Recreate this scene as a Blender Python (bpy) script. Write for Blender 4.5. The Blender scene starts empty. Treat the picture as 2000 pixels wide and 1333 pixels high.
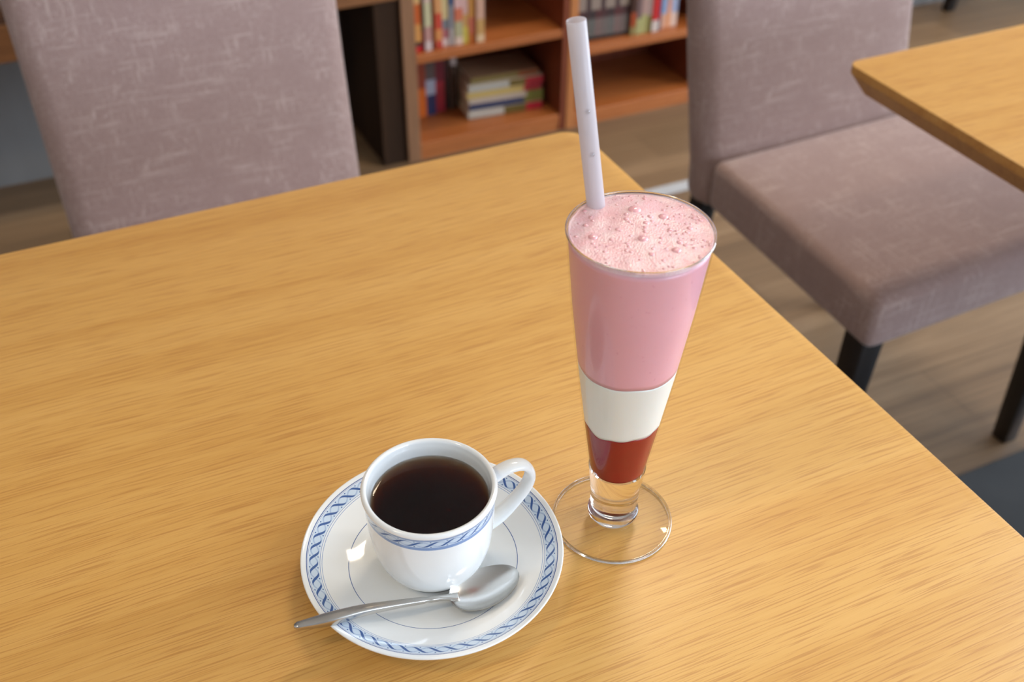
import bpy, bmesh, math, random
from mathutils import Vector, Matrix
PI = math.pi
random.seed(7)
S = bpy.context.scene
COL = S.collection

# ------------------------------------------------------------ camera
TZ = 0.70                                   # table top height
YAW, PITCH, ROLL = 0.4468, 0.6778, 0.0112
cd = bpy.data.cameras.new('camera'); cam = bpy.data.objects.new('camera', cd); COL.objects.link(cam)
fw = Vector((math.sin(YAW)*math.cos(PITCH), math.cos(YAW)*math.cos(PITCH), -math.sin(PITCH)))
rt = Vector((math.cos(YAW), -math.sin(YAW), 0)); up = rt.cross(fw)
r2 = rt*math.cos(ROLL)+up*math.sin(ROLL); u2 = -rt*math.sin(ROLL)+up*math.cos(ROLL)
M = Matrix((r2, u2, -fw)).transposed().to_4x4(); M.translation = Vector((0, 0, TZ+0.4931))
cam.matrix_world = M
cd.sensor_width = 36.0; cd.lens = 2071.25/2000*36
cd.clip_start = 0.02; cd.clip_end = 60
cd.dof.use_dof = True; cd.dof.focus_distance = 0.60; cd.dof.aperture_fstop = 7.5
S.camera = cam

# ------------------------------------------------------------ view, world, lights
S.view_settings.view_transform = 'Standard'; S.view_settings.look = 'None'
S.view_settings.gamma = 1; S.view_settings.use_curve_mapping = False
S.view_settings.exposure = -0.20
W = bpy.data.worlds.new('world'); S.world = W; W.use_nodes = True
W.node_tree.nodes['Background'].inputs[0].default_value = (0.75, 0.86, 1.0, 1)
W.node_tree.nodes['Background'].inputs[1].default_value = 1.2

def area(name, loc, aim, sx, sy, power, color):
    l = bpy.data.lights.new(name, 'AREA'); l.shape = 'RECTANGLE'; l.size = sx; l.size_y = sy
    l.energy = power; l.color = color
    o = bpy.data.objects.new(name, l); COL.objects.link(o); o.location = loc
    d = (Vector(aim)-Vector(loc)).normalized()
    o.rotation_euler = d.to_track_quat('-Z', 'Y').to_euler()
    return o
DAY = (0.68, 0.82, 1.0); WARM = (1.0, 0.84, 0.62)
# daylight through the two window walls
area('window_daylight_right', (4.28, -0.1, 1.55), (0, -0.1, 1.45), 2.9, 1.45, 215, DAY)
area('window_daylight_front', (1.9, -3.02, 1.55), (1.7, 0, 1.4), 2.3, 1.45, 112, DAY)

# ------------------------------------------------------------ node helpers
def lin(c):
    return tuple(((v/255)/12.92 if v/255 <= 0.04045 else ((v/255+0.055)/1.055)**2.4) for v in c)+(1,)
class NT:
    def __init__(s, name):
        s.m = bpy.data.materials.new(name); s.m.use_nodes = True
        s.t = s.m.node_tree; s.b = s.t.nodes['Principled BSDF']; s.out = s.t.nodes['Material Output']
    def n(s, typ, **k):
        x = s.t.nodes.new(typ)
        for a, v in k.items(): setattr(x, a, v)
        return x
    def l(s, a, b): s.t.links.new(a, b)
    def put(s, sock, v):
        if hasattr(v, 'is_output'): s.l(v, sock)
        else: sock.default_value = v
    def math(s, op, a, b=None, c=None, clamp=False):
        x = s.n('ShaderNodeMath', operation=op, use_clamp=clamp); s.put(x.inputs[0], a)
        if b is not None: s.put(x.inputs[1], b)
        if c is not None: s.put(x.inputs[2], c)
        return x.outputs[0]
    def mix(s, f, a, b):
        x = s.n('ShaderNodeMix', data_type='RGBA'); s.put(x.inputs[0], f); s.put(x.inputs[6], a); s.put(x.inputs[7], b)
        return x.outputs[2]
    def pos(s, scale=(1, 1, 1), rot=(0, 0, 0)):
        tc = s.n('ShaderNodeTexCoord'); mp = s.n('ShaderNodeMapping')
        mp.inputs['Scale'].default_value = scale; mp.inputs['Rotation'].default_value = rot
        s.l(tc.outputs['Object'], mp.inputs[0]); return mp.outputs[0]
    def noise(s, vec, scale, detail=2, rough=0.5, dist=0.0):
        x = s.n('ShaderNodeTexNoise'); x.inputs['Scale'].default_value = scale; x.inputs['Detail'].default_value = detail
        x.inputs['Roughness'].default_value = rough; x.inputs['Distortion'].default_value = dist
        s.l(vec, x.inputs['Vector']); return x.outputs[0]
    def ramp(s, f, stops):
        x = s.n('ShaderNodeValToRGB'); e = x.color_ramp.elements
        while len(e) < len(stops): e.new(0.5)
        for el, (p, c) in zip(e, stops): el.position = p; el.color = c
        s.l(f, x.inputs[0]); return x.outputs[0]
    def bump(s, h, strength, dist=0.001):
        x = s.n('ShaderNodeBump'); x.inputs['Strength'].default_value = strength; x.inputs['Distance'].default_value = dist
        s.l(h, x.inputs['Height']); s.l(x.outputs[0], s.b.inputs['Normal'])
    def between(s, v, lo, hi):
        return s.math('MULTIPLY', s.math('GREATER_THAN', v, lo), s.math('LESS_THAN', v, hi))
    def set(s, **k):
        for a, v in k.items(): s.put(s.b.inputs[a.replace('_', ' ')], v)
        return s

def plain(name, c, rough=0.5, metal=0.0, **k):
    n = NT(name); n.set(Base_Color=lin(c), Roughness=rough, Metallic=metal)
    for a, v in k.items(): n.b.inputs[a.replace('_', ' ')].default_value = v
    return n.m

def wood(name, base, dark, light, rough=0.38, along='x', coarse=1.0, fine=1.0, bump=0.12, planks=None, spec=0.5, pore=0.34, porec=None):
    n = NT(name)
    rot = {'x': (0, 0, 0), 'y': (0, 0, PI/2), 'z': (0, PI/2, 0)}[along]
    p0 = n.pos((1, 1, 1), rot)
    # slow waviness of the grain
    wn = n.noise(n.pos((1.2, 2.0, 1.2), rot), 1.0, 2)
    off = n.math('MULTIPLY', n.math('SUBTRACT', wn, 0.5), 0.05)
    cb = n.n('ShaderNodeCombineXYZ'); n.l(off, cb.inputs[1])
    va = n.n('ShaderNodeVectorMath', operation='ADD'); n.l(p0, va.inputs[0]); n.l(cb.outputs[0], va.inputs[1])
    def str_(sx, sy):
        v = n.n('ShaderNodeVectorMath', operation='MULTIPLY'); n.l(va.outputs[0], v.inputs[0]); v.inputs[1].default_value = (sx, sy, sy); return v.outputs[0]
    broad = n.noise(str_(0.9*coarse, 30*coarse), 1.0, 3, 0.55)
    mid = n.noise(str_(3.0*coarse, 260*coarse), 1.0, 4, 0.65)
    finen = n.noise(str_(20*fine, 900*fine), 1.0, 2, 0.6)
    c = n.ramp(n.math('ADD', n.math('MULTIPLY', broad, 0.55), n.math('MULTIPLY', mid, 0.45)),
               [(0.36, lin(dark)), (0.5, lin(base)), (0.66, lin(light))])
    pores = n.ramp(finen, [(0.38, (1, 1, 1, 1)), (0.48, (0, 0, 0, 1))])
    pf = n.math('MULTIPLY', pores, pore)
    c = n.mix(pf, c, lin(porec or tuple(int(v*0.80) for v in dark)))
    if planks:
        pw, plen, gap = planks
        sp = n.n('ShaderNodeSeparateXYZ'); n.l(p0, sp.inputs[0])
        row = n.math('FLOOR', n.math('DIVIDE', sp.outputs[1], pw))
        sh = n.math('MULTIPLY', n.math('FRACT', n.math('MULTIPLY', row, 0.377)), plen)
        xx = n.math('DIVIDE', n.math('ADD', sp.outputs[0], sh), plen)
        cell = n.math('ADD', n.math('MULTIPLY', row, 7.31), n.math('MULTIPLY', n.math('FLOOR', xx), 3.17))
        wv = n.n('ShaderNodeTexWhiteNoise', noise_dimensions='1D'); n.l(cell, wv.inputs['W'])
        c = n.mix(n.math('MULTIPLY', wv.outputs[0], 0.55), c, lin(tuple(int(v*0.78) for v in dark)))
        fy = n.math('FRACT', n.math('DIVIDE', sp.outputs[1], pw)); fx = n.math('FRACT', xx)
        g = n.math('MAXIMUM', n.math('LESS_THAN', fy, gap/pw), n.math('LESS_THAN', fx, gap/plen))
        c = n.mix(n.math('MULTIPLY', g, 0.5), c, lin((50, 38, 28)))
    n.set(Base_Color=c, Roughness=rough, Specular_IOR_Level=spec)
    if bump: n.bump(finen, bump, 0.0004)
    return n.m

def fabric(name):
    n = NT(name)
    weave = n.noise(n.pos((900, 900, 900)), 1.0, 2, 0.6)
    sv = n.noise(n.pos((240, 240, 15)), 1.0, 2, 0.5)     # slubs running up
    shh = n.noise(n.pos((15, 240, 240)), 1.0, 2, 0.5)    # slubs running across
    shd = n.noise(n.pos((240, 15, 240)), 1.0, 2, 0.5)
    blot = n.noise(n.pos((5, 5, 5)), 1.0, 2, 0.5)
    patch = n.noise(n.pos((22, 22, 22)), 1.0, 2)
    a = n.math('MAXIMUM', n.math('SUBTRACT', sv, 0.55, clamp=True), n.math('MAXIMUM', n.math('SUBTRACT', shh, 0.55, clamp=True), n.math('SUBTRACT', shd, 0.57, clamp=True)))
    a = n.math('MULTIPLY', n.math('MULTIPLY', a, 7.0), n.math('MULTIPLY', n.math('SUBTRACT', patch, 0.33, clamp=True), 4.0, clamp=True), clamp=True)
    c = n.mix(n.ramp(weave, [(0.35, (0, 0, 0, 1)), (0.65, (1, 1, 1, 1))]), lin((136, 110, 102)), lin((170, 143, 134)))
    c = n.mix(n.math('MULTIPLY', blot, 0.4), c, lin((150, 124, 122)))
    c = n.mix(n.math('MULTIPLY', a, 0.36), c, lin((204, 182, 171)))
    n.set(Base_Color=c, Roughness=0.85, Sheen_Weight=0.35, Sheen_Roughness=0.4, Specular_IOR_Level=0.25)
    n.bump(n.math('ADD', weave, n.math('MULTIPLY', a, 0.8)), 0.35, 0.0006)
    return n.m

BLUE_D = lin((58, 90, 148)); BLUE_M = lin((130, 154, 196)); BLUE_L = lin((203, 217, 231)); WHITE = lin((240, 240, 237))
def porcelain(name, mode):
    """white glazed china with a printed blue rope band: on a rim (mode saucer) or round a wall (mode cup)"""
    n = NT(name)
    tc = n.n('ShaderNodeTexCoord'); sp = n.n('ShaderNodeSeparateXYZ'); n.l(tc.outputs['Object'], sp.inputs[0])
    X, Y, Z = sp.outputs
    R = n.math('SQRT', n.math('ADD', n.math('MULTIPLY', X, X), n.math('MULTIPLY', Y, Y)))
    th = n.math('ARCTAN2', Y, X)
    if mode == 'saucer': v, lo, hi, N, lines = R, 0.0650, 0.0707, 26, [(0.0718, 0.00050, BLUE_D), (0.0711, 0.00030, BLUE_M), (0.0645, 0.00035, BLUE_M), (0.0634, 0.00030, BLUE_M), (0.0488, 0.00040, BLUE_D)]
    else: v, lo, hi, N, lines = Z, 0.0554, 0.0604, 13, [(0.0615, 0.0021, BLUE_M), (0.0542, 0.0023, BLUE_M)]
    mid = (lo+hi)/2; half = (hi-lo)/2
    q = n.math('DIVIDE', n.math('SUBTRACT', v, mid), half)
    band = n.math('LESS_THAN', n.math('ABSOLUTE', q), 1.0)
    c = n.mix(band, WHITE, BLUE_L)
    ph = n.math('MULTIPLY', th, float(N))
    si = n.math('SINE', ph); co = n.math('COSINE', ph)
    for sgn in (1.0, -1.0):
        curve = n.math('MULTIPLY', si, 0.74*sgn)
        slope = n.math('MULTIPLY', co, sgn)
        d = n.math('ABSOLUTE', n.math('SUBTRACT', q, curve))
        thin = n.math('MULTIPLY', n.math('LESS_THAN', d, 0.15), 0.55)
        c = n.mix(n.math('MULTIPLY', thin, n.math('LESS_THAN', slope, 0.1)), c, BLUE_M)
    for sgn in (1.0, -1.0):
        curve = n.math('MULTIPLY', si, 0.74*sgn)
        slope = n.math('MAXIMUM', n.math('MULTIPLY', co, sgn), 0.0)
        d = n.math('ABSOLUTE', n.math('SUBTRACT', q, curve))
        w = n.math('MULTIPLY_ADD', slope, 0.27, 0.05)
        thick = n.math('MULTIPLY', n.math('LESS_THAN', d, w), n.math('GREATER_THAN', n.math('MULTIPLY', co, sgn), -0.15))
        c = n.mix(thick, c, BLUE_D)
    # little dots between the strands
    dx = n.math('MULTIPLY', co, 1.1)
    for off in (0.78, -0.78):
        dd = n.math('SQRT', n.math('ADD', n.math('MULTIPLY', si, si), n.math('POWER', n.math('MULTIPLY', n.math('SUBTRACT', q, off), 1.3), 2.0)))
        c = n.mix(n.math('LESS_THAN', dd, 0.17), c, BLUE_D)
    for pos_, w_, col in lines:
        c = n.mix(n.math('LESS_THAN', n.math('ABSOLUTE', n.math('SUBTRACT', v, pos_)), w_/2), c, col)
    if mode == 'cup':       # print only on the outside of the wall
        ge = n.n('ShaderNodeNewGeometry'); tr = n.n('ShaderNodeVectorTransform', vector_type='NORMAL', convert_from='WORLD', convert_to='OBJECT')
        n.l(ge.outputs['True Normal'], tr.inputs[0]); sn = n.n('ShaderNodeSeparateXYZ'); n.l(tr.outputs[0], sn.inputs[0])
        rr = n.math('GREATER_THAN', n.math('ADD', n.math('MULTIPLY', sn.outputs[0], X), n.math('MULTIPLY', sn.outputs[1], Y)), 0.0)
        c = n.mix(rr, WHITE, c)
    n.set(Base_Color=c, Roughness=0.07, Specular_IOR_Level=0.55, Coat_Weight=0.4, Coat_Roughness=0.03,
          Subsurface_Weight=0.0)
    return n.m

def thin_glass(name, tint=(1, 1, 1, 1), strength=1.0):
    """thin clear wall: passes light straight through, reflects by Fresnel"""
    n = NT(name); t = n.n('ShaderNodeBsdfTransparent'); g = n.n('ShaderNodeBsdfGlossy'); fr = n.n('ShaderNodeFresnel'); mx = n.n('ShaderNodeMixShader')
    t.inputs[0].default_value = tint; g.inputs['Roughness'].default_value = 0.02; fr.inputs[0].default_value = 1.5
    ge = n.n('ShaderNodeNewGeometry'); n.l(n.math('MULTIPLY', n.math('MULTIPLY', fr.outputs[0], n.math('SUBTRACT', 1.0, ge.outputs['Backfacing'])), strength), mx.inputs[0]); n.l(t.outputs[0], mx.inputs[1]); n.l(g.outputs[0], mx.inputs[2]); n.l(mx.outputs[0], n.out.inputs[0])
    return n.m

# ------------------------------------------------------------ mesh helpers
def link(name, bm, mats, parent=None, smooth=True, angle=None):
    me = bpy.data.meshes.new(name); bm.normal_update(); bm.to_mesh(me); bm.free()
    for m in (mats if isinstance(mats, (list, tuple)) else [mats]): me.materials.append(m)
    if smooth:
        for p in me.polygons: p.use_smooth = True
        if angle:
            b2 = bmesh.new(); b2.from_mesh(me)
            for e in b2.edges:
                if len(e.link_faces) == 2 and e.calc_face_angle(0) > math.radians(angle): e.smooth = False
            b2.to_mesh(me); b2.free()
    o = bpy.data.objects.new(name, me); COL.objects.link(o)
    if parent: o.parent = parent
    return o
def tag(o, label, cat, group=None):
    o['label'] = label; o['category'] = cat
    if group: o['group'] = group
    return o
def thing(name, label, cat, loc=(0, 0, 0), rz=0, group=None):
    o = bpy.data.objects.new(name, None); COL.objects.link(o); o.location = loc; o.rotation_euler = (0, 0, rz)
    o.empty_display_size = 0.05
    return tag(o, label, cat, group)
def dup(root, loc, rz, label):
    def cp(o, par):
        c = o.copy(); COL.objects.link(c)
        if par: c.parent = par
        for ch in o.children: cp(ch, c)
        return c
    r = cp(root, None); r.location = loc; r.rotation_euler = (0, 0, rz); r['label'] = label
    return r
def box(bm, x0, x1, y0, y1, z0, z1, mat=0):
    v = [bm.verts.new((x, y, z)) for z in (z0, z1) for y in (y0, y1) for x in (x0, x1)]
    fs = [(0, 2, 3, 1), (4, 5, 7, 6), (0, 1, 5, 4), (2, 6, 7, 3), (0, 4, 6, 2), (1, 3, 7, 5)]
    out = []
    for f in fs:
        q = bm.faces.new([v[i] for i in f]); q.material_index = mat; out.append(q)
    return v, out
def bevel(bm, w, seg=2):
    bmesh.ops.bevel(bm, geom=list(bm.edges), offset=w, segments=seg, profile=0.5, affect='EDGES', clamp_overlap=True)
def bx(x0, x1, y0, y1, z0, z1, bv=0.0, seg=2):
    bm = bmesh.new(); box(bm, x0, x1, y0, y1, z0, z1)
    if bv: bevel(bm, bv, seg)
    return bm
def lathe(bm, prof, n=96, mat=0, close=False, c=(0, 0)):
    rings = []
    for r, z in prof:
        if r < 1e-6: rings.append([bm.verts.new((c[0], c[1], z))])
        else: rings.append([bm.verts.new((c[0]+r*math.cos(2*PI*i/n), c[1]+r*math.sin(2*PI*i/n), z)) for i in range(n)])
    prs = list(zip(rings, rings[1:]))
    if close: prs.append((rings[-1], rings[0]))
    for a, b in prs:
        for i in range(n):
            j = (i+1) % n
            vs = [a[0]] if len(a) == 1 else [a[i], a[j]]
            vs += [b[0]] if len(b) == 1 else [b[j], b[i]]
            if len(vs) > 2:
                f = bm.faces.new(vs); f.material_index = mat
    bmesh.ops.recalc_face_normals(bm, faces=bm.faces)
    return bm
def spline(pts, n):
    """Catmull-Rom through pts (tuples of any length), n samples a span"""
    P = [Vector(p) if len(p) < 5 else p for p in pts]
    out = []
    P = [2*P[0]-P[1]]+P+[2*P[-1]-P[-2]]
    for i in range(1, len(P)-2):
        for k in range(n):
            t = k/n; a, b, c, d = P[i-1], P[i], P[i+1], P[i+2]
            out.append(0.5*((2*b)+(c-a)*t+(2*a-5*b+4*c-d)*t*t+(3*b-a-3*c+d)*t**3))
    out.append(P[-2]); return out
def sweep(bm, path, secs, upv=Vector((0, 0, 1)), caps=True):
    """path: list of Vector; secs: list (w, h) half sizes, superellipse section"""
    rings = []; n = 20
    for i, p in enumerate(path):
        t = (path[min(i+1, len(path)-1)]-path[max(i-1, 0)]).normalized()
        s = t.cross(upv).normalized(); u = s.cross(t).normalized(); w, h, e = secs[i]
        ring = []
        for k in range(n):
            a = 2*PI*k/n; ca, sa = math.cos(a), math.sin(a)
            ring.append(bm.verts.new(p+s*w*math.copysign(abs(ca)**e, ca)+u*h*math.copysign(abs(sa)**e, sa)))
        rings.append(ring)
    for a, b in zip(rings, rings[1:]):
        for k in range(n): bm.faces.new((a[k], a[(k+1) % n], b[(k+1) % n], b[k]))
    if caps: bm.faces.new(rings[0][::-1]); bm.faces.new(rings[-1])
    bmesh.ops.recalc_face_normals(bm, faces=bm.faces)
    return bm
def struct(name, bm, m, smooth=False):
    o = link(name, bm, m, smooth=smooth); o['kind'] = 'structure'; return o

# ------------------------------------------------------------ materials
M_TABLE = wood('oak_tabletop', (213, 160, 84), (203, 148, 73), (219, 168, 93), rough=0.36, fine=1.0, pore=0.50, porec=(170, 108, 48), bump=0.2)
M_EDGE = wood('oak_edge_shaded', (196, 138, 70), (176, 118, 56), (206, 152, 84), rough=0.42)  # same oak, darker: shade on the table's sides and underside put into the colour
M_FLOOR = wood('vinyl_plank_floor', (148, 117, 85), (112, 86, 62), (170, 138, 104), rough=0.42, coarse=0.45, fine=0.3, bump=0.03, planks=(0.12, 0.92, 0.0015))
M_CHERRY = wood('cherry_shelf_board', (166, 94, 46), (148, 80, 36), (178, 106, 56), rough=0.4, fine=0.6, bump=0.03)
M_CHERRYV = wood('cherry_shelf_side', (128, 62, 36), (112, 52, 30), (140, 72, 42), rough=0.4, fine=0.6, bump=0.03, along='z')
M_EDGEV = wood('bookcase_edge', (180, 112, 60), (160, 96, 50), (190, 124, 70), rough=0.45, fine=0.6, bump=0.03, along='z')
M_WALNUT = wood('walnut_panel', (92, 58, 36), (64, 38, 24), (112, 74, 48), rough=0.5, fine=0.5, bump=0.05, along='z')
M_WALNUTE = wood('walnut_edge', (138, 98, 68), (116, 80, 54), (152, 110, 78), rough=0.5, fine=0.5, bump=0.05, along='z')
M_WALNUTD = wood('dark_walnut_end_panel', (52, 33, 18), (38, 23, 12), (66, 43, 25), rough=0.75, spec=0.2, fine=0.5, bump=0.05, along='z')
M_BENCH = wood('bench_wood', (126, 80, 44), (106, 64, 34), (138, 90, 52), rough=0.45, fine=0.5, bump=0.04)
M_BENCHD = wood('bench_seat_wood', (84, 52, 32), (62, 38, 24), (98, 62, 38), rough=0.5, fine=0.5, bump=0.04)
M_FAB = fabric('mauve_woven_fabric')
M_LEG = plain('black_lacquer_leg', (26, 20, 18), 0.32)
M_WALL = plain('painted_wall', (205, 206, 205), 0.7)
n_ = NT('grey_wall_covering'); n_.set(Base_Color=n_.mix(n_.noise(n_.pos((14, 14, 3)), 1, 3), lin((104, 100, 98)), lin((134, 132, 130))), Roughness=0.6); M_GREY = n_.m
M_CEIL = plain('painted_ceiling', (226, 225, 220), 0.8)
M_TRIM = plain('pale_metal_strip', (205, 205, 205), 0.35, 0.2)
M_STEEL = NT('brushed_steel').set(Base_Color=lin((196, 192, 186)), Metallic=1.0, Roughness=0.24, Anisotropic=0.3).m
M_BLACKM = plain('black_pedestal_metal', (32, 32, 34), 0.4, 0.6)
n_ = NT('charcoal_mat'); n_.set(Base_Color=n_.mix(n_.noise(n_.pos((9, 9, 9)), 1, 3), lin((40, 38, 36)), lin((62, 60, 57))), Roughness=0.8); n_.bump(n_.noise(n_.pos((400, 400, 400)), 1), 0.4, 0.001); M_MAT = n_.m
M_SAUCER = porcelain('printed_saucer_china', 'saucer'); M_CUP = porcelain('printed_cup_china', 'cup')
M_CHINA = plain('plain_white_china', (240, 240, 237), 0.07)
M_FRAME = plain('aluminium_window_frame', (190, 192, 194), 0.4, 0.5)
M_PANE = thin_glass('window_pane_glass')

# ------------------------------------------------------------ the room
floor_bm = bx(-2.6, 4.3, -3.1, 3.9, -0.05, 0)
struct('floor', floor_bm, M_FLOOR)
struct('ceiling', bx(-2.6, 4.3, -3.1, 3.9, 2.5, 2.55), M_CEIL)
struct('wall_back', bx(-2.6, 2.64, 2.28, 2.36, 0, 2.5), M_GREY)
struct('wall_back_recess', bx(2.56, 2.64, 2.36, 3.9, 0, 2.5), M_WALL)
struct('wall_far', bx(2.64, 4.3, 3.8, 3.9, 0, 2.5), M_WALL)
struct('wall_left', bx(-2.6, -2.5, -3.1, 2.28, 0, 2.5), M_WALL)
def wall_with_window(name, axis, c0, c1, a0, a1, w0, w1, z0, z1, idx):
    """a wall slab between c0..c1 across, a0..a1 along, with one opening"""
    bm = bmesh.new()
    for (p, q, zz0, zz1) in ((a0, w0, 0, 2.5), (w1, a1, 0, 2.5), (w0, w1, 0, z0), (w0, w1, z1, 2.5)):
        if axis == 'x': box(bm, c0, c1, p, q, zz0, zz1)
        else: box(bm, p, q, c0, c1, zz0, zz1)
    struct(name, bm, M_WALL)
    fr = bmesh.new(); t = 0.05; m = (c0+c1)/2
    segs = [(w0, w0+t, z0, z1), (w1-t, w1, z0, z1), (w0+t, w1-t, z0, z0+t), (w0+t, w1-t, z1-t, z1), ((w0+w1)/2-t/2, (w0+w1)/2+t/2, z0+t, z1-t)]
    for (p, q, a, b) in segs:
        if axis == 'x': box(fr, m-0.02, m+0.02, p, q, a, b)
        else: box(fr, p, q, m-0.02, m+0.02, a, b)
    w = struct('window_%d' % idx, fr, M_FRAME)
    gl = bmesh.new()
    for (p, q) in ((w0+t, (w0+w1)/2-t/2), ((w0+w1)/2+t/2, w1-t)):
        if axis == 'x': box(gl, m-0.003, m+0.003, p, q, z0+t, z1-t)
        else: box(gl, p, q, m-0.003, m+0.003, z0+t, z1-t)
    link('pane', gl, M_PANE, w, smooth=False)
wall_with_window('wall_right', 'x', 4.3, 4.4, -3.1, 3.9, -1.65, 1.45, 0.8, 2.3, 1)
wall_with_window('wall_front', 'y', -3.2, -3.1, -2.6, 4.4, 0.7, 3.1, 0.8, 2.3, 2)
struct('trim_1', bx(0.86, 1.52, 1.655, 1.685, 0.0, 0.004), M_TRIM)      # pale strip let into the floor

# ceiling lamps (warm panels)
for k, (x, y, lab) in enumerate(((1.22, 1.42, 'warm white ceiling panel lamp above the near table'), (-1.1, 0.3, 'warm white ceiling panel lamp on the left side of the ceiling'), (2.9, 0.2, 'warm white ceiling panel lamp on the right side of the ceiling'))):
    t = thing('ceiling_lamp', lab, 'ceiling lamp', (x, y, 2.5), 0)
    link('housing', bx(-0.34, 0.34, -0.14, 0.14, -0.03, 0, 0.004), plain('lamp_housing', (235, 235, 230), 0.4), t)
    l = area('lamp_panel_light', (x, y, 2.465), (x, y, 0), 0.6, 0.22, (19, 11, 19)[k], WARM)

# ------------------------------------------------------------ furniture
def rounded_rect(x0, x1, y0, y1, r, n=8):
    pts = []
    for cx, cy, a0 in ((x1-r, y1-r, 0), (x0+r, y1-r, PI/2), (x0+r, y0+r, PI), (x1-r, y0+r, 1.5*PI)):
        for k in range(n+1):
            a = a0+PI/2*k/n; pts.append((cx+r*math.cos(a), cy+r*math.sin(a)))
    return pts
def table(name, label, x0, x1, y0, y1, r):
    cx, cy = (x0+x1)/2, (y0+y1)/2
    t = thing(name, label, 'table', (cx, cy, 0))
    bm = bmesh.new(); X, Y = (x1-x0)/2, (y1-y0)/2
    prof = [(0.0012, 0.0), (0.0003, -0.0004), (0.0, -0.0012), (0.0, -0.0100), (0.001, -0.0115), (0.016, -0.033), (0.019, -0.034)]
    rings = []
    for ins, dz in prof:
        rings.append([bm.verts.new((px, py, TZ+dz)) for px, py in rounded_rect(-X+ins, X-ins, -Y+ins, Y-ins, max(r-ins*0.5, 0.003))])
    n = len(rings[0])
    f = bm.faces.new(rings[0]); f.material_index = 0
    for i, (a, b) in enumerate(zip(rings, rings[1:])):
        for k in range(n):
            f = bm.faces.new((a[k], b[k], b[(k+1) % n], a[(k+1) % n])); f.material_index = 0 if i < 2 else 1
    bm.faces.new(rings[-1][::-1]).material_index = 1
    bmesh.ops.recalc_face_normals(bm, faces=bm.faces)
    link('tabletop', bm, [M_TABLE, M_EDGE], t, True, 25)
    link('column', lathe(bmesh.new(), [(0.0, 0.018), (0.045, 0.018), (0.04, 0.03), (0.034, 0.05), (0.034, 0.635), (0.06, 0.645), (0.16, 0.655), (0.16, 0.666), (0, 0.666)], 40), M_BLACKM, t, True, 30)
    link('base_plate', lathe(bmesh.new(), [(0, 0), (0.20, 0), (0.205, 0.006), (0.20, 0.012), (0.05, 0.018), (0, 0.018)], 56), M_BLACKM, t, True, 30)
    return t
table('dining_table', 'light oak dining table with the coffee and the layered drink on it', -0.734, 0.4663, 0.08, 0.8296, 0.022)
table('dining_table', 'empty light oak dining table at the right, over the second chair', 0.813-0.0, 2.013, 0.095, 0.8445, 0.014)

def shape_box(x, y, z, nx, ny, nz, rad, fn):
    """subdivided rounded box, half sizes x, y, z about the origin, bent by fn"""
    bm = bmesh.new(); box(bm, -x, x, -y, y, -z, z)
    bevel(bm, rad, 5)
    for ax, n, h in ((0, nx, x), (1, ny, y), (2, nz, z)):
        for k in range(1, n):
            c = -h+rad+(2*(h-rad))*k/n; co = [0, 0, 0]; co[ax] = c; no = [0, 0, 0]; no[ax] = 1
            bmesh.ops.bisect_plane(bm, geom=list(bm.verts)+list(bm.edges)+list(bm.faces), plane_co=co, plane_no=no)
    for v in bm.verts: v.co = fn(v.co.copy())
    return bm
def make_chair(label, loc, rz):
    t = thing('dining_chair', label, 'chair', loc, rz, None)
    # seat: front at y=-0.195
    def fs(p):
        k = (p.y+0.19)/0.38; p.x *= 1.0-0.11*k
        if p.z > 0:
            p.z += 0.006*(1-(p.x/0.22)**2)*(1-(p.y/0.19)**2)
        p.x += 0; return p+Vector((0, -0.006, 0.3925))
    link('seat', shape_box(0.217, 0.189, 0.0395, 8, 8, 2, 0.016, fs), M_FAB, t)
    def fb(p):
        z = p.z+0.30                                   # 0..0.6 above its foot
        p.x *= 1.0+0.045*z/0.6
        lean = max(0.0, z-0.06); p.y += 0.16*lean+0.02*math.sin(PI*min(1, lean/0.56))*0.6
        p.y += (0.008*(p.x/0.2)**2 if p.y < 0.2 else 0)
        return Vector((p.x, p.y+0.207, z+0.340))
    link('backrest', shape_box(0.196, 0.031, 0.30, 8, 2, 14, 0.027, fb), M_FAB, t)
    for sx in (-1, 1):
        for sy in (-1, 1):
            bm = bmesh.new(); v, _ = box(bm, -0.5, 0.5, -0.5, 0.5, 0, 1)
            for q in v:
                top = q.co.z > 0.5; w = (0.037 if sy < 0 else 0.032) if top else 0.028
                ox = sx*((0.188 if top else 0.203) if sy < 0 else (0.172 if top else 0.196)); oy = -0.162 if sy < 0 else (0.212 if top else 0.246)
                q.co = Vector((ox+q.co.x*w, oy+q.co.y*w, 0.356 if top else 0))
            bevel(bm, 0.003, 2)
            link('leg', bm, M_LEG, t, True, 40)
    return t
ch = make_chair('mauve woven-fabric chair behind the near table, only its backrest seen', (0.180, 1.088, 0), 0)
dup(ch, (1.051, 0.935, 0), math.radians(2.0), 'mauve woven-fabric chair tucked under the empty right table, seat and backrest seen')
dup(ch, (2.722, 2.018, 0), PI/2, 'chair by the back wall at the top right, only a black leg seen')

mat_ = link('floor_mat', bx(0.15, 2.3, -0.4, 0.742, 0.0, 0.006, 0.002), M_MAT, None, False)
tag(mat_, 'charcoal floor mat beyond the right table edge, under the two tables', 'floor mat')

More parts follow.
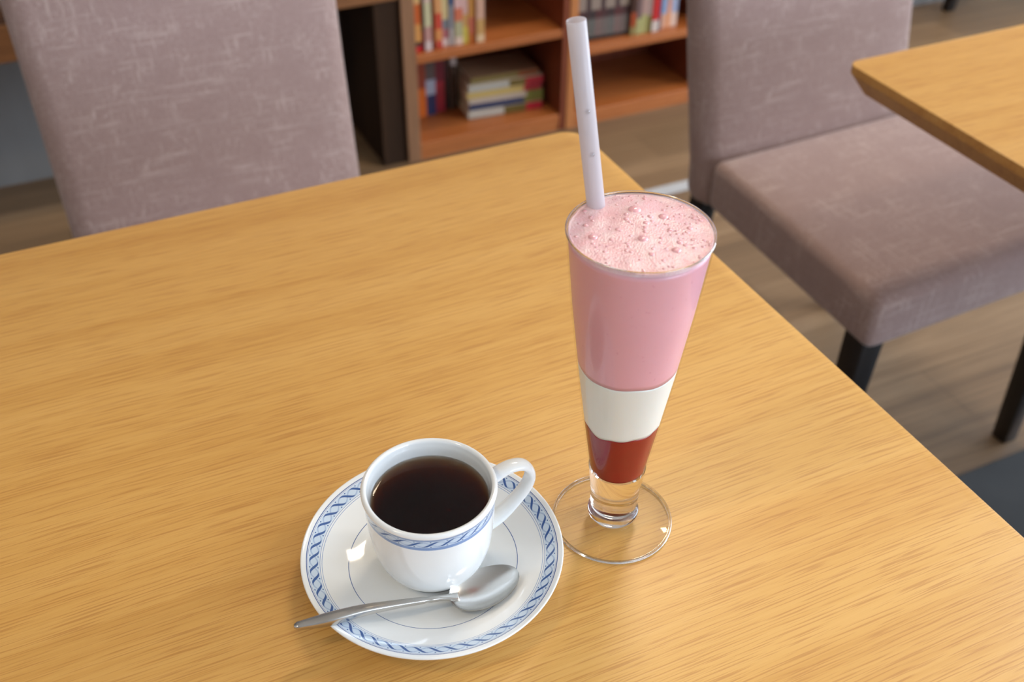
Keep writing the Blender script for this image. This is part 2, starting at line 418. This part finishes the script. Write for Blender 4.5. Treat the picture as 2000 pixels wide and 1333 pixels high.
# bench along the wall at the left
t = thing('wall_bench', 'brown wooden bench along the back wall left of the bookcases', 'bench', (-0.8, 2.1, 0))
link('seat_board', bx(-1.6, 1.500, -0.08, 0.165, 0.445, 0.475, 0.003), M_BENCHD, t, False)
link('apron', bx(-1.6, 1.500, -0.082, -0.0785, 0.376, 0.4449, 0.002), M_BENCH, t, False)
link('end_panel', bx(1.447, 1.500, -0.078, 0.178, 0, 0.445, 0.001, 1), M_WALNUTD, t, False)
for x in (-1.57, 1.1):
    link('leg', bx(x, x+0.04, 0.02, 0.06, 0, 0.445, 0.003), M_BENCHD, t, False)

# bookcases
def bookcase(label, x0, x1, y0, y1, zb, zs, ts, top, side_w, side_m, edge_m, right_w):
    t = thing('bookcase', label, 'bookcase', ((x0+x1)/2, (y0+y1)/2, 0)); ox, oy = -(x0+x1)/2, -(y0+y1)/2
    for k, (a, b) in enumerate(((x0, x0+side_w), (x1-right_w, x1))):
        bm = bx(a+ox, b+ox, y0+oy, y1+oy, 0, top, 0.001, 1)
        for f in bm.faces:
            f.material_index = 1 if f.normal.y < -0.7 else (2 if (k == 0 and f.normal.x < -0.7) else 0)
        link('side_panel', bm, [M_CHERRYV, edge_m if k == 0 else M_CHERRYV, side_m], t, False)
    ia, ib = x0+side_w+ox, x1-right_w+ox
    link('back_panel', bx(ia, ib, y1-0.008+oy, y1+oy, 0, top), M_CHERRYV, t, False)
    link('bottom_board', bx(ia, ib, y0+0.002+oy, y1-0.008+oy, zb-0.022, zb, 0.001, 1), M_CHERRY, t, False)
    link('plinth', bx(ia, ib, y0+0.004+oy, y0+0.02+oy, 0, zb-0.022), M_CHERRY, t, False)
    for z in (zs, zs+0.26):
        if z < top-0.05: link('shelf', bx(ia, ib, y0+0.002+oy, y1-0.008+oy, z-ts, z, 0.001, 1), M_CHERRY, t, False)
    link('top_board', bx(ia, ib, y0+oy, y1-0.008+oy, top-0.02, top, 0.001, 1), M_CHERRY, t, False)
    return t
bookcase('left bookcase with a dark walnut side, books standing and stacked inside', 0.703, 1.097, 2.015, 2.262, 0.040, 0.248, 0.018, 0.80, 0.030, M_WALNUT, M_WALNUTE, 0.012)
bookcase('right bookcase behind the straw, its lower compartment empty', 1.099, 1.487, 2.013, 2.262, 0.036, 0.194, 0.018, 0.80, 0.022, M_CHERRYV, M_EDGEV, 0.020)

# ------------------------------------------------------------ books
_cm = {}
def cmat(c):
    if c not in _cm:
        n = NT('cover_%02x%02x%02x' % c)
        v = n.noise(n.pos((120, 120, 120)), 1.0, 2)
        n.set(Base_Color=n.mix(n.math('MULTIPLY', v, 0.35), lin(c), lin(tuple(int(a*0.55) for a in c))), Roughness=0.35)
        _cm[c] = n.m
    return _cm[c]
M_PAPER = plain('page_paper', (222, 205, 180), 0.8)
def book(label, w, d, h, bands, loc, rot, group, cover=None):
    """spine faces -y at y=0, width along x, height along z; bands = [(fraction, colour), ...] from the foot up"""
    loc = (loc[0], loc[1], loc[2]+0.0008); t = thing('book', label, 'book', loc, 0, group); t.rotation_euler = rot
    cols = [c for _, c in bands]; cover = cover or cols[-1]
    bm = bmesh.new(); z = 0; tc = 0.0012
    for i, (f, c) in enumerate(bands):
        box(bm, 0, w, 0, tc, z, z+h*f, i); z += h*f
    k = len(bands)
    box(bm, 0, tc, tc, d, 0, h, k); box(bm, w-tc, w, tc, d, 0, h, k)
    link('cover', bm, [cmat(c) for c in cols]+[cmat(cover)], t, False)
    link('pages', bx(tc, w-tc, tc, d-0.002, 0.002, h-0.002), M_PAPER, t, False)
    return t
CR = (226, 205, 176)
# upper shelf of the left bookcase (z 0.248)
xx = 0.7345; G = 'books standing on the upper shelf of the left bookcase'
up_ = [(0.019, [(.07, (196, 30, 36)), (.06, (60, 40, 30)), (.22, (214, 150, 80)), (.25, (196, 92, 36)), (.4, (216, 170, 110))], 'thick orange and cream book with a red foot, leftmost on the upper shelf', 0.012),
       (0.005, [(.25, (150, 24, 40)), (.75, (52, 44, 26))], 'thin dark olive book beside the thick orange book', 0.014),
       (0.015, [(.12, (212, 190, 184)), (.18, (190, 140, 130)), (.3, (200, 190, 150)), (.4, (214, 176, 168))], 'cream book with pale pink bands, third on the upper shelf', 0.010),
       (0.008, [(.3, (168, 90, 60)), (.3, (150, 110, 80)), (.4, (136, 96, 90))], 'thin brown book between cream book and orange-red book', 0.02),
       (0.015, [(.1, (190, 70, 54)), (.14, (214, 140, 80)), (.2, (198, 70, 50)), (.56, (214, 150, 96))], 'orange and red banded book in the middle of the upper shelf', 0.012),
       (0.016, [(.1, (214, 190, 184)), (.12, (170, 100, 104)), (.12, (120, 124, 130)), (.66, (208, 186, 136))], 'pale yellow book with a grey and rose foot', 0.016),
       (0.010, [(.22, (190, 180, 176)), (.3, (150, 150, 156)), (.3, (60, 90, 130)), (.18, (176, 150, 150))], 'thin grey book with a blue patch', 0.014),
       (0.018, [(.1, (220, 190, 170)), (.2, (176, 168, 130)), (.16, (204, 110, 80)), (.54, (214, 170, 164))], 'thick rosy book with a coral patch', 0.012),
       (0.012, [(.22, (206, 184, 80)), (.16, (200, 150, 90)), (.62, (214, 170, 160))], 'pink book with a yellow foot', 0.013),
       (0.015, [(.12, (196, 110, 50)), (.2, (204, 110, 84)), (.68, (208, 146, 74))], 'amber book with a brick red lower band', 0.012),
       (0.018, [(.1, (220, 186, 146)), (.2, (196, 150, 90)), (.7, (206, 160, 136))], 'tan book, rightmost on the upper shelf of the left bookcase', 0.008)]
for w, b, lab, dy in up_:
    h = random.uniform(0.172, 0.182); tot = sum(f for f, _ in b); b = [(f/tot, c) for f, c in b]
    book(lab, w, 0.125, h, b, (xx, 2.018+dy*1.4, 0.248), (0, 0, 0), G); xx += w+0.0012
# lower shelf, left: standing books set back
G = 'books standing on the lower shelf of the left bookcase'
xs = 0.748
low = [(0.024, [(1, (60, 90, 62))], 'dark green book against the left side of the lower shelf', 0.115, .15),
       (0.023, [(.42, (216, 106, 34)), (.58, (150, 62, 36))], 'orange book on the lower shelf', 0.120, .17),
       (0.024, [(.3, (42, 50, 90)), (.22, (170, 172, 186)), (.48, (96, 80, 76))], 'navy and silver book between the orange and crimson books', 0.122, .17),
       (0.024, [(.45, (176, 44, 58)), (.55, (112, 20, 40))], 'crimson book on the lower shelf', 0.128, .17),
       (0.016, [(.5, (40, 28, 20)), (.5, (62, 30, 26))], 'black-brown book left of the stacked books', 0.135, .15),
       (0.014, [(.62, (70, 50, 36)), (.38, (200, 184, 176))], 'white-topped book just left of the stacked books', 0.130, .176)]
for w, b, lab, dy, h in low:
    book(lab, w, 0.10, h, b, (xs, 2.016+dy, 0.040), (0, 0, 0), G); xs += w+0.0008
# the lying stack: spine faces the room, foot of each book to the right
G = 'books lying in the stack on the lower shelf of the left bookcase'
stk = [([(.22, (190, 26, 48)), (.30, (110, 92, 40)), (.48, (196, 186, 170))], .018, 'bottom book of the lying stack, red, olive and grey spine', 0),
       ([(.26, (126, 120, 44)), (.74, (34, 52, 92))], .015, 'navy-spined book second from the bottom of the lying stack', .004),
       ([(.22, (120, 122, 46)), (.78, (196, 178, 160))], .014, 'pale grey book third from the bottom of the lying stack', .002),
       ([(.24, (168, 24, 44)), (.76, (206, 176, 104))], .015, 'yellow-spined book in the middle of the lying stack', -.002),
       ([(.24, (186, 24, 46)), (.22, (120, 100, 46)), (.54, (190, 184, 172))], .016, 'grey and olive book with a red end, second from the top of the lying stack', .003)]
z = 0.0402
for b, w, lab, dx in stk:
    # rotation: height axis z -> -x (foot on the right), spine stays to -y
    book(lab, w, 0.112, 0.184, b, (1.062+dx, 2.066+abs(dx), z), (0, -PI/2, -0.087), G, cover=CR)
    z += w+0.0006
t5 = book('topmost book of the lying stack with an orange and olive cover', 0.013, 0.108, 0.168, [(.3, (150, 80, 40)), (.7, (130, 110, 60))], (1.058, 2.082, z), (0, -PI/2, -0.06), G, cover=(168, 128, 96))
# fix: the lying books grow upward, so their width axis must point up
# right bookcase, upper shelf (z 0.194): a set of grey and black volumes
xs = 1.1235; G = 'grey and black volumes in a set on the right bookcase'
k = 0
ORD = ['first', 'second', 'third', 'fourth', 'fifth', 'sixth', 'seventh', 'eighth', 'ninth', 'tenth', 'eleventh', 'twelfth', 'thirteenth']
SETLAB = ['grey and black volume of the matching set, %s from the left on the right bookcase' % o for o in ORD]
while k < 12:
    g = 130+(k*37) % 60
    book(SETLAB[k], 0.0115, 0.12, 0.176,
         [(.05, (24, 22, 22)), (.24, (96+(k*23) % 30, 98, 92)), (.12, (50+(k*31) % 40, 44, 44)), (.2, ((150, 130, 116) if k % 3 else (70, 50, 50))), (.39, (g, g, g+4))],
         (xs, 2.052-0.006*(xs-1.1)/.15, 0.194), (0, 0, 0), G); xs += 0.0123; k += 1
G = 'books right of the matching set on the right bookcase'
rt_ = [(0.014, [(.12, (140, 120, 70)), (.2, (160, 66, 24)), (.68, (70, 40, 28))], 'dark brown book with an orange patch, right of the matching set', .025),
       (0.013, [(.22, (172, 166, 110)), (.3, (118, 92, 88)), (.48, (60, 44, 44))], 'dark book with an olive foot, second right of the matching set', .024),
       (0.013, [(.26, (172, 164, 104)), (.5, (176, 140, 128)), (.24, (90, 80, 84))], 'rose-grey book with an olive foot', .024),
       (0.013, [(.24, (120, 108, 52)), (.5, (160, 130, 120)), (.26, (70, 60, 64))], 'grey book with a moss-green foot left of the red one', .024),
       (0.018, [(.16, (206, 190, 178)), (.84, (190, 34, 34))], 'bright red book with a white foot', .022),
       (0.006, [(1, (44, 50, 80))], 'thin dark navy book beside the bright red one', .024),
       (0.018, [(.2, (214, 160, 130)), (.5, (140, 156, 186)), (.3, (206, 180, 170))], 'light blue book with a peach foot', .030),
       (0.010, [(.3, (224, 150, 100)), (.7, (206, 140, 110))], 'peach book between the two light blue books', .030),
       (0.018, [(.2, (224, 190, 170)), (.5, (156, 164, 190)), (.3, (214, 190, 180))], 'light blue book rightmost on the right bookcase', .032)]
xs += 0.002
for w, b, lab, dy in rt_:
    tot = sum(f for f, _ in b); b = [(f/tot, c) for f, c in b]
    book(lab, w, 0.12, 0.172+random.uniform(-.004, .006), b, (xs, 2.012+dy, 0.194), (0, 0, 0), G); xs += w+0.001

# ------------------------------------------------------------ saucer, cup, coffee
SX, SY = 0.1330, 0.3800
prof = spline([(0.0001, 0.0045), (0.020, 0.0045), (0.0225, 0.0048), (0.030, 0.0052), (0.045, 0.0072), (0.058, 0.0117), (0.068, 0.0160), (0.0735, 0.0183), (0.0748, 0.0186)], 5)
prof = [(max(0, p[0]), p[1]) for p in prof]; prof[0] = (0, 0.0045)
prof += [(0.07520, 0.0182), (0.0750, 0.0174), (0.0742, 0.0166), (0.066, 0.0128), (0.056, 0.0082), (0.046, 0.0042), (0.043, 0.0030), (0.0428, 0.0006), (0.042, 0.0), (0.0405, 0.0), (0.0398, 0.0006), (0.0395, 0.0018), (0, 0.0018)]
sau = link('saucer', lathe(bmesh.new(), prof, 160), M_SAUCER); sau.location = (SX, SY, TZ)
tag(sau, 'white saucer with a blue rope-patterned rim, under the coffee cup', 'saucer')

CZ = TZ+0.0048
cup = thing('coffee_cup', 'white coffee cup with a blue rope band, full of black coffee, on the saucer', 'cup', (SX, SY, CZ))
out = spline([(0.0215, 0.0), (0.0222, 0.0012), (0.0235, 0.0030), (0.0275, 0.0075), (0.0312, 0.0145), (0.0337, 0.024), (0.0350, 0.035), (0.0357, 0.046), (0.0362, 0.056), (0.0366, 0.0612)], 4)
inn = spline([(0.0338, 0.0625), (0.0331, 0.0590), (0.0326, 0.050), (0.0320, 0.036), (0.0306, 0.024), (0.0282, 0.015), (0.024, 0.0088), (0.016, 0.0056), (0.0001, 0.0050)], 4)
lip = [(0.0357+0.0017*math.cos(a), 0.0633+0.0019*math.sin(a)) for a in [-0.5, -0.2, 0.2, 0.6, 1.0, 1.4, 1.8, 2.2, 2.6, 3.0]]
prof = [(0, 0.0025), (0.0195, 0.0020), (0.0200, 0.0)]+[(p[0], p[1]) for p in out]+lip+[(p[0], p[1]) for p in inn[:-1]]+[(0, 0.005)]
link('body', lathe(bmesh.new(), prof, 128), M_CUP, cup)
path = spline([(0.0345, 0, 0.0530), (0.0400, 0, 0.0560), (0.0490, 0, 0.0585), (0.0575, 0, 0.0560), (0.0615, 0, 0.0480), (0.0590, 0, 0.0385), (0.0510, 0, 0.0290), (0.0420, 0, 0.0215), (0.0325, 0, 0.0175)], 6)
bm = bmesh.new(); n = len(path)
rings = []
for i, p in enumerate(path):
    t_ = (path[min(i+1, n-1)]-path[max(i-1, 0)]).normalized(); s = Vector((0, 1, 0)); u = s.cross(t_).normalized()
    e = abs(i/(n-1)-0.45)*2; w = 0.0048+0.0022*max(0, e-0.5); h = 0.0028+0.0010*max(0, e-0.4)
    rings.append([bm.verts.new(p+s*w*math.cos(2*PI*k/20)+u*h*math.sin(2*PI*k/20)) for k in range(20)])
for a, b in zip(rings, rings[1:]):
    for k in range(20): bm.faces.new((a[k], a[(k+1) % 20], b[(k+1) % 20], b[k]))
bm.faces.new(rings[0][::-1]); bm.faces.new(rings[-1]); bmesh.ops.recalc_face_normals(bm, faces=bm.faces)
hd = link('handle', bm, M_CHINA, cup)

# coffee: refracting, absorbing liquid, so that its thin edge at the wall shows amber
n = NT('black_coffee'); n.set(Base_Color=(1, 1, 1, 1), Roughness=0.0, IOR=1.34, Transmission_Weight=1.0)
va = n.n('ShaderNodeVolumeAbsorption'); va.inputs[0].default_value = (0.78, 0.47, 0.05, 1); va.inputs[1].default_value = 165
n.l(va.outputs[0], n.out.inputs['Volume']); M_COFFEE = n.m
cz = 0.0540
prof = [(0, cz), (0.012, cz), (0.024, cz), (0.0300, cz), (0.0314, cz+0.0001), (0.0322, cz+0.0005), (0.0334, cz+0.0009), (0.0334, cz-0.002), (0.0330, 0.040), (0.0316, 0.027), (0.0294, 0.0165), (0.025, 0.0085), (0.016, 0.0050), (0, 0.0045)]
cof = link('coffee', lathe(bmesh.new(), prof, 128), M_COFFEE, None, True, 35); cof.location = (SX, SY, CZ)
tag(cof, 'black coffee filling the white cup', 'coffee')

# ------------------------------------------------------------ teaspoon
sp = thing('teaspoon', 'small brushed steel spoon lying across the saucer in front of the cup', 'spoon', (SX, SY, TZ))
def L(x, y, z): return Vector((x-SX, y-SY, z))
# handle
hp = [(0.0450, 0.3570, 0.0225), (0.056, 0.3558, 0.0214), (0.066, 0.3545, 0.0212), (0.082, 0.3532, 0.0204), (0.100, 0.3510, 0.0182), (0.117, 0.3485, 0.0158), (0.126, 0.3470, 0.0145), (0.1345, 0.3452, 0.0128)]
path = spline([L(*p) for p in hp], 6)
ws = spline([(0.0019, 0.0016, 0.0), (0.0030, 0.0026, 0.0), (0.0034, 0.0031, 0.0), (0.0029, 0.0027, 0.0), (0.0022, 0.0020, 0.0), (0.0017, 0.0016, 0.0), (0.0016, 0.0013, 0.0), (0.0030, 0.0009, 0.0)], 6)
secs = [(w[0], w[1], 0.62) for w in ws]
for g in range(len(path)):                       # little ring groove
    if 0.1168 < path[g].x+SX < 0.1184: secs[g] = (secs[g][0]*0.82, secs[g][1]*0.82, 0.75)
secs[0] = (0.0013, 0.0011, 0.8); secs[1] = (0.0022, 0.0018, 0.65)
link('handle', sweep(bmesh.new(), path, secs), M_STEEL, sp)
# bowl: egg outline, dished, with thickness
bm = bmesh.new(); c0 = L(0.1290, 0.3442, 0); Lb = 0.0425; A, B = 44, 12
def bowl_pt(u, v, dz):
    # u along 0..1, v across -1..1
    s_ = 2*u-1
    w = max(0.0132*math.sqrt(max(0.0, 1-s_*s_))*(1.0-0.10*s_), 0.0004)
    depth = 0.0062*(1-v*v)**0.9*max(0.0, 1-s_*s_)**0.7
    rimz = 0.0132-0.0012*math.sin(PI*u)+0.0012*u
    return c0+Vector((Lb*u, w*v+0.0022*u, rimz-depth+dz))
top = [[bm.verts.new(bowl_pt(0.004+0.992*i/A, -1+2*j/B*1.0, 0.00045)) for j in range(B+1)] for i in range(A+1)]
bot = [[bm.verts.new(bowl_pt(0.004+0.992*i/A, -1+2*j/B*1.0, -0.00065)) for j in range(B+1)] for i in range(A+1)]
for i in range(A):
    for j in range(B):
        bm.faces.new((top[i][j], top[i+1][j], top[i+1][j+1], top[i][j+1])); bm.faces.new((bot[i][j], bot[i][j+1], bot[i+1][j+1], bot[i+1][j]))
    for j in (0, B): bm.faces.new((top[i][j], bot[i][j], bot[i+1][j], top[i+1][j]))
for i in (0, A):
    for j in range(B): bm.faces.new((top[i][j], top[i][j+1], bot[i][j+1], bot[i][j]))
bmesh.ops.recalc_face_normals(bm, faces=bm.faces)
link('bowl', bm, M_STEEL, sp, True, 50)

# ------------------------------------------------------------ tall glass
GX, GY = 0.2464, 0.3695
n = NT('clear_glass'); n.set(Base_Color=(1, 1, 1, 1), Roughness=0.0, IOR=1.49, Transmission_Weight=1.0); M_GLASS = n.m
M_TG = thin_glass('thin_glass_wall', (0.985, 0.99, 0.99, 1), 0.42)
gl = thing('parfait_glass', 'tall tapered footed glass holding the pink, white and red layered drink', 'glass', (GX, GY, TZ))
def gr(z):                                       # outer radius of the tapered wall
    P = [(0.012, 0.0139), (0.03, 0.0149), (0.047, 0.0168), (0.08, 0.0216), (0.121, 0.0272), (0.165, 0.0326), (0.21, 0.0370)]
    for (a, b), (c, d) in zip(P, P[1:]):
        if z <= c: 
            k = (z-a)/(c-a); return b+(d-b)*k
    return P[-1][1]
zs_ = [0.048+0.162*k/26 for k in range(27)]
zs_ = [z for z in zs_ if z < 0.2085]+[0.2088]
wall = [(gr(z), z) for z in zs_]+[(gr(z)-0.0007, z) for z in reversed(zs_)]
wl = link('wall', lathe(bmesh.new(), wall, 128, close=True), M_TG, gl, True, 50)
link('rim', lathe(bmesh.new(), [(0.0369, 0.2089), (0.0372, 0.2096), (0.0372, 0.2102), (0.0368, 0.2105), (0.0364, 0.2102), (0.0363, 0.2096), (0.0363, 0.2089)], 128, close=True), M_GLASS, wl, True, 70)
stem = [(0, 0.0470), (gr(0.047), 0.0470)]+[(gr(z), z) for z in (0.04, 0.032, 0.024, 0.0175)]+[(0.0136, 0.0150), (0.0140, 0.0135), (0.0152, 0.0118), (0.0155, 0.0100), (0.0150, 0.0082), (0.0138, 0.0070), (0.0136, 0.0062), (0, 0.0062)]
link('stem', lathe(bmesh.new(), stem, 96), M_GLASS, gl, True, 40)
foot = [(0, 0.0060), (0.0138, 0.0060), (0.018, 0.0046), (0.026, 0.0030), (0.033, 0.0024), (0.0348, 0.0022), (0.0348, 0.0004), (0.030, 0.0005), (0.015, 0.0014), (0, 0.0022)]
ft = link('foot', lathe(bmesh.new(), foot, 128), thin_glass('foot_glass', (0.985, 0.985, 0.98, 1), 1.0), gl, True, 40)
link('foot_rim', lathe(bmesh.new(), [(0.0348, 0.0023), (0.0357, 0.0023), (0.0363, 0.0019), (0.0365, 0.0012), (0.0362, 0.0005), (0.0355, 0.0002), (0.0348, 0.0003)], 128, close=True), M_GLASS, ft, True, 60)

# the drink
dk = thing('layered_drink', 'pink, white and red layered strawberry drink inside the tall glass', 'drink', (GX, GY, TZ))
def milk(name, c, sss=0.0, rough=0.35, specks=None, vary=0.0):
    n = NT(name); col = lin(c)
    if specks:
        v = n.noise(n.pos((1, 1, 1)), 340, 3, 0.6); col = n.mix(n.ramp(v, [(0.66, (0, 0, 0, 1)), (0.74, (1, 1, 1, 1))]), col, lin(specks))
    if vary:
        v2 = n.noise(n.pos((1, 1, 1)), 60, 4, 0.6); col = n.mix(n.math('MULTIPLY', v2, vary), col, lin(tuple(int(a*0.80) for a in c)))
    n.set(Base_Color=col, Roughness=rough, Subsurface_Weight=sss, Subsurface_Scale=0.004, Subsurface_Radius=(1.0, 0.5, 0.4))
    return n.m
M_PINK = milk('strawberry_smoothie', (234, 170, 178), 0.3, 0.3, (222, 146, 156), 0.2)
M_MILK = milk('white_milk_layer', (236, 232, 222), 0.3)
M_RED = milk('strawberry_sauce', (156, 16, 24), 0.25, 0.22, None, 0.9)
rnd = random.Random(3)
def wob(seed, amp):
    r_ = random.Random(seed); ph = [r_.uniform(0, 6.28) for _ in range(6)]
    return lambda a: amp*(0.6*math.sin(a+ph[0])+0.45*math.sin(2*a+ph[1])+0.35*math.sin(3*a+ph[2])+0.2*math.sin(5*a+ph[3])+0.14*math.sin(9*a+ph[4]))
def layer(name, z0, w0, z1, w1, m, ins=0.0003):
    bm = bmesh.new(); N = 128; K = 24; rings = []
    for i in range(K+1):
        ring = []
        for k in range(N):
            a = 2*PI*k/N; za = z0+w0(a); zb = z1+w1(a); z = za+(zb-za)*i/K; r = gr(z)-ins
            ring.append(bm.verts.new((r*math.cos(a), r*math.sin(a), z)))
        rings.append(ring)
    for a_, b_ in zip(rings, rings[1:]):
        for k in range(N): bm.faces.new((a_[k], a_[(k+1) % N], b_[(k+1) % N], b_[k]))
    for ring, z in ((rings[0], z0), (rings[-1], z1)):
        c = bm.verts.new((0, 0, z))
        for k in range(N): bm.faces.new((ring[k], ring[(k+1) % N], c))
    bmesh.ops.recalc_face_normals(bm, faces=bm.faces)
    return link(name, bm, m, dk)
zero = lambda a: 0.0
w_r = wob(5, 0.0038); w_p = wob(9, 0.0014)
layer('red_layer', 0.0476, lambda a: 0.0002*math.sin(3*a), 0.0838, w_r, M_RED, 0.0009)
layer('white_layer', 0.0838, w_r, 0.1275, w_p, M_MILK, 0.0009)
layer('pink_layer', 0.1275, w_p, 0.2065, zero, M_PINK, 0.0009)
# foam top
n = NT('pink_foam')
v1 = n.n('ShaderNodeTexVoronoi'); v1.inputs['Scale'].default_value = 950; n.l(n.pos(), v1.inputs['Vector'])
ff = n.noise(n.pos(), 130, 3, 0.6)
n.set(Base_Color=n.mix(n.ramp(ff, [(0.4, (0, 0, 0, 1)), (0.62, (1, 1, 1, 1))]), lin((246, 192, 194)), lin((250, 208, 207))), Roughness=0.25, Subsurface_Weight=0.3, Subsurface_Scale=0.003, Subsurface_Radius=(1, .6, .5))
n.bump(v1.outputs['Distance'], 0.4, 0.0004); M_FOAM = n.m
bm = bmesh.new(); N, K = 160, 44; rings = [[bm.verts.new((0, 0, 0.2100))]]
from mathutils import noise as mno
for i in range(1, K+1):
    ring = []
    for k in range(N):
        a = 2*PI*k/N; r = (gr(0.209)-0.0010)*i/K; x, y = r*math.cos(a), r*math.sin(a)
        z = 0.2088+0.0012*(1-(i/K)**2)+0.0004*mno.noise(Vector((x*110, y*110, 0)))+(0.0004 if i == K else 0)
        z += 0.0012*math.exp(-((x-0.006)**2+(y-0.014)**2)/0.00012)
        ring.append(bm.verts.new((x, y, z)))
    rings.append(ring)
ring = [bm.verts.new(((gr(0.2055)-0.0010)*math.cos(2*PI*k/N), (gr(0.2055)-0.0010)*math.sin(2*PI*k/N), 0.2055)) for k in range(N)]; rings.append(ring)
for k in range(N): bm.faces.new((rings[0][0], rings[1][k], rings[1][(k+1) % N]))
for a_, b_ in zip(rings[1:], rings[2:]):
    for k in range(N): bm.faces.new((a_[k], b_[k], b_[(k+1) % N], a_[(k+1) % N]))
bm.faces.new(ring)
foam = link('foam', bm, M_FOAM, dk)
def foam_z(x, y):
    r = math.hypot(x, y)/(gr(0.209)-0.0010)
    return 0.2088+0.0012*(1-r*r)+0.0004*mno.noise(Vector((x*110, y*110, 0)))+0.0012*math.exp(-((x-0.006)**2+(y-0.014)**2)/0.00012)
n = NT('foam_bubble'); n.set(Base_Color=lin((243, 178, 180)), Roughness=0.04, Coat_Weight=1.0, Coat_Roughness=0.0, Subsurface_Weight=0.2, Subsurface_Scale=0.002); M_BUB = n.m
def cap(bm, x, y, r, flat=0.55):
    z = foam_z(x, y); s = 14 if r > 0.0008 else 8; q = 5 if r > 0.0008 else 3; rs = []
    for i in range(q+1):
        a = PI/2*i/q; rr = r*math.cos(a); zz = z-0.0003+r*flat*math.sin(a)
        rs.append([bm.verts.new((x+rr*math.cos(2*PI*k/s), y+rr*math.sin(2*PI*k/s), zz)) for k in range(s)] if i < q else [bm.verts.new((x, y, zz))])
    for i in range(q):
        for k in range(s):
            if len(rs[i+1]) == 1: bm.faces.new((rs[i][k], rs[i][(k+1) % s], rs[i+1][0]))
            else: bm.faces.new((rs[i][k], rs[i][(k+1) % s], rs[i+1][(k+1) % s], rs[i+1][k]))
# big bubbles where the photo shows them (x, y from the glass axis)
BIG = [(0.0060, 0.0165, 0.0034), (0.0165, 0.0060, 0.0026), (-0.0030, -0.0070, 0.0027), (-0.0240, 0.0050, 0.0024), (0.0070, -0.0215, 0.0024), (-0.0020, 0.0110, 0.0015), (0.0100, 0.0080, 0.0017),
       (-0.0100, 0.0050, 0.0016), (-0.0150, -0.0120, 0.0013), (0.0230, -0.0080, 0.0016), (-0.0220, 0.0160, 0.0016), (0.0030, 0.0010, 0.0013), (-0.0060, -0.0200, 0.0015), (0.0135, -0.0140, 0.0012), (0.0260, 0.0050, 0.0012), (-0.0170, -0.0010, 0.0013)]
_r = random.Random(11)
for _ in range(46):
    a_ = _r.uniform(0, 2*PI); q_ = 0.033*math.sqrt(_r.random()); x_, y_ = q_*math.cos(a_), q_*math.sin(a_)
    if math.hypot(x_+0.008, y_-0.031) > 0.008 and all(math.hypot(x_-b[0], y_-b[1]) > b[2]+0.0018 for b in BIG): BIG.append((x_, y_, _r.uniform(0.0008, 0.0017)))
for x, y, r in BIG:
    bm = bmesh.new(); cap(bm, x, y, r, 0.5); link('bubble', bm, M_BUB, dk)
bm = bmesh.new()
for k in range(600):
    a = rnd.uniform(0, 2*PI); rr = 0.0345*math.sqrt(rnd.random()); x, y = rr*math.cos(a), rr*math.sin(a)
    if rnd.random() < 0.35 and y > 0.004: continue
    cap(bm, x, y, min(0.0011, 0.00022+rnd.expovariate(1/0.00028)), 0.6)
sb = link('small_bubbles', bm, M_BUB, dk); sb['kind'] = 'stuff'

# ------------------------------------------------------------ straw
b0 = Vector((0.2385, 0.4000, 0.907)); b1 = Vector((0.2278, 0.4115, 1.0040)); ax = (b1-b0).normalized()
lo_ = b0-ax*0.018; ln = (b1-lo_).length
n = NT('frosted_straw_plastic'); d1 = n.n('ShaderNodeBsdfTranslucent'); d2 = n.n('ShaderNodeBsdfTransparent'); mx = n.n('ShaderNodeMixShader'); mx2 = n.n('ShaderNodeMixShader')
d1.inputs[0].default_value = (0.80, 0.74, 0.75, 1); d2.inputs[0].default_value = (1, 1, 1, 1)
n.set(Base_Color=(0.76, 0.70, 0.71, 1), Roughness=0.3)
mx.inputs[0].default_value = 0.35; n.l(n.b.outputs[0], mx.inputs[1]); n.l(d1.outputs[0], mx.inputs[2])
mx2.inputs[0].default_value = 0.36; n.l(mx.outputs[0], mx2.inputs[1]); n.l(d2.outputs[0], mx2.inputs[2]); n.l(mx2.outputs[0], n.out.inputs[0]); M_STRAW = n.m
ro, ri = 0.0047, 0.0043
bm = lathe(bmesh.new(), [(ro, 0), (ro, ln*0.5), (ro, ln-0.0002), ((ro+ri)/2, ln), (ri, ln-0.0002), (ri, ln*0.5), (ri, 0)], 48, close=True)
st = link('drinking_straw', bm, M_STRAW, None, True, 60)
st.location = lo_; st.rotation_euler = ax.to_track_quat('Z', 'Y').to_euler()
tag(st, 'wide frosted white straw standing in the pink foam of the layered drink', 'straw')
stinv = st.rotation_euler.to_matrix().inverted()
camdir = (cam.location-b0).normalized()
M_DROP = thin_glass('water_droplet', (0.97, 0.97, 0.98, 1), 1.6)
for f, sd in ((0.56, 0.2), (0.33, 0.2)):
    ld = stinv @ camdir; ang = math.atan2(ld.y, ld.x)+sd
    bm = bmesh.new(); bmesh.ops.create_uvsphere(bm, u_segments=16, v_segments=10, radius=0.0011)
    zc = 0.018+(ln-0.018)*f
    for v in bm.verts: v.co = v.co+Vector((ro*math.cos(ang), ro*math.sin(ang), zc))
    link('water_droplet', bm, M_GLASS, st)
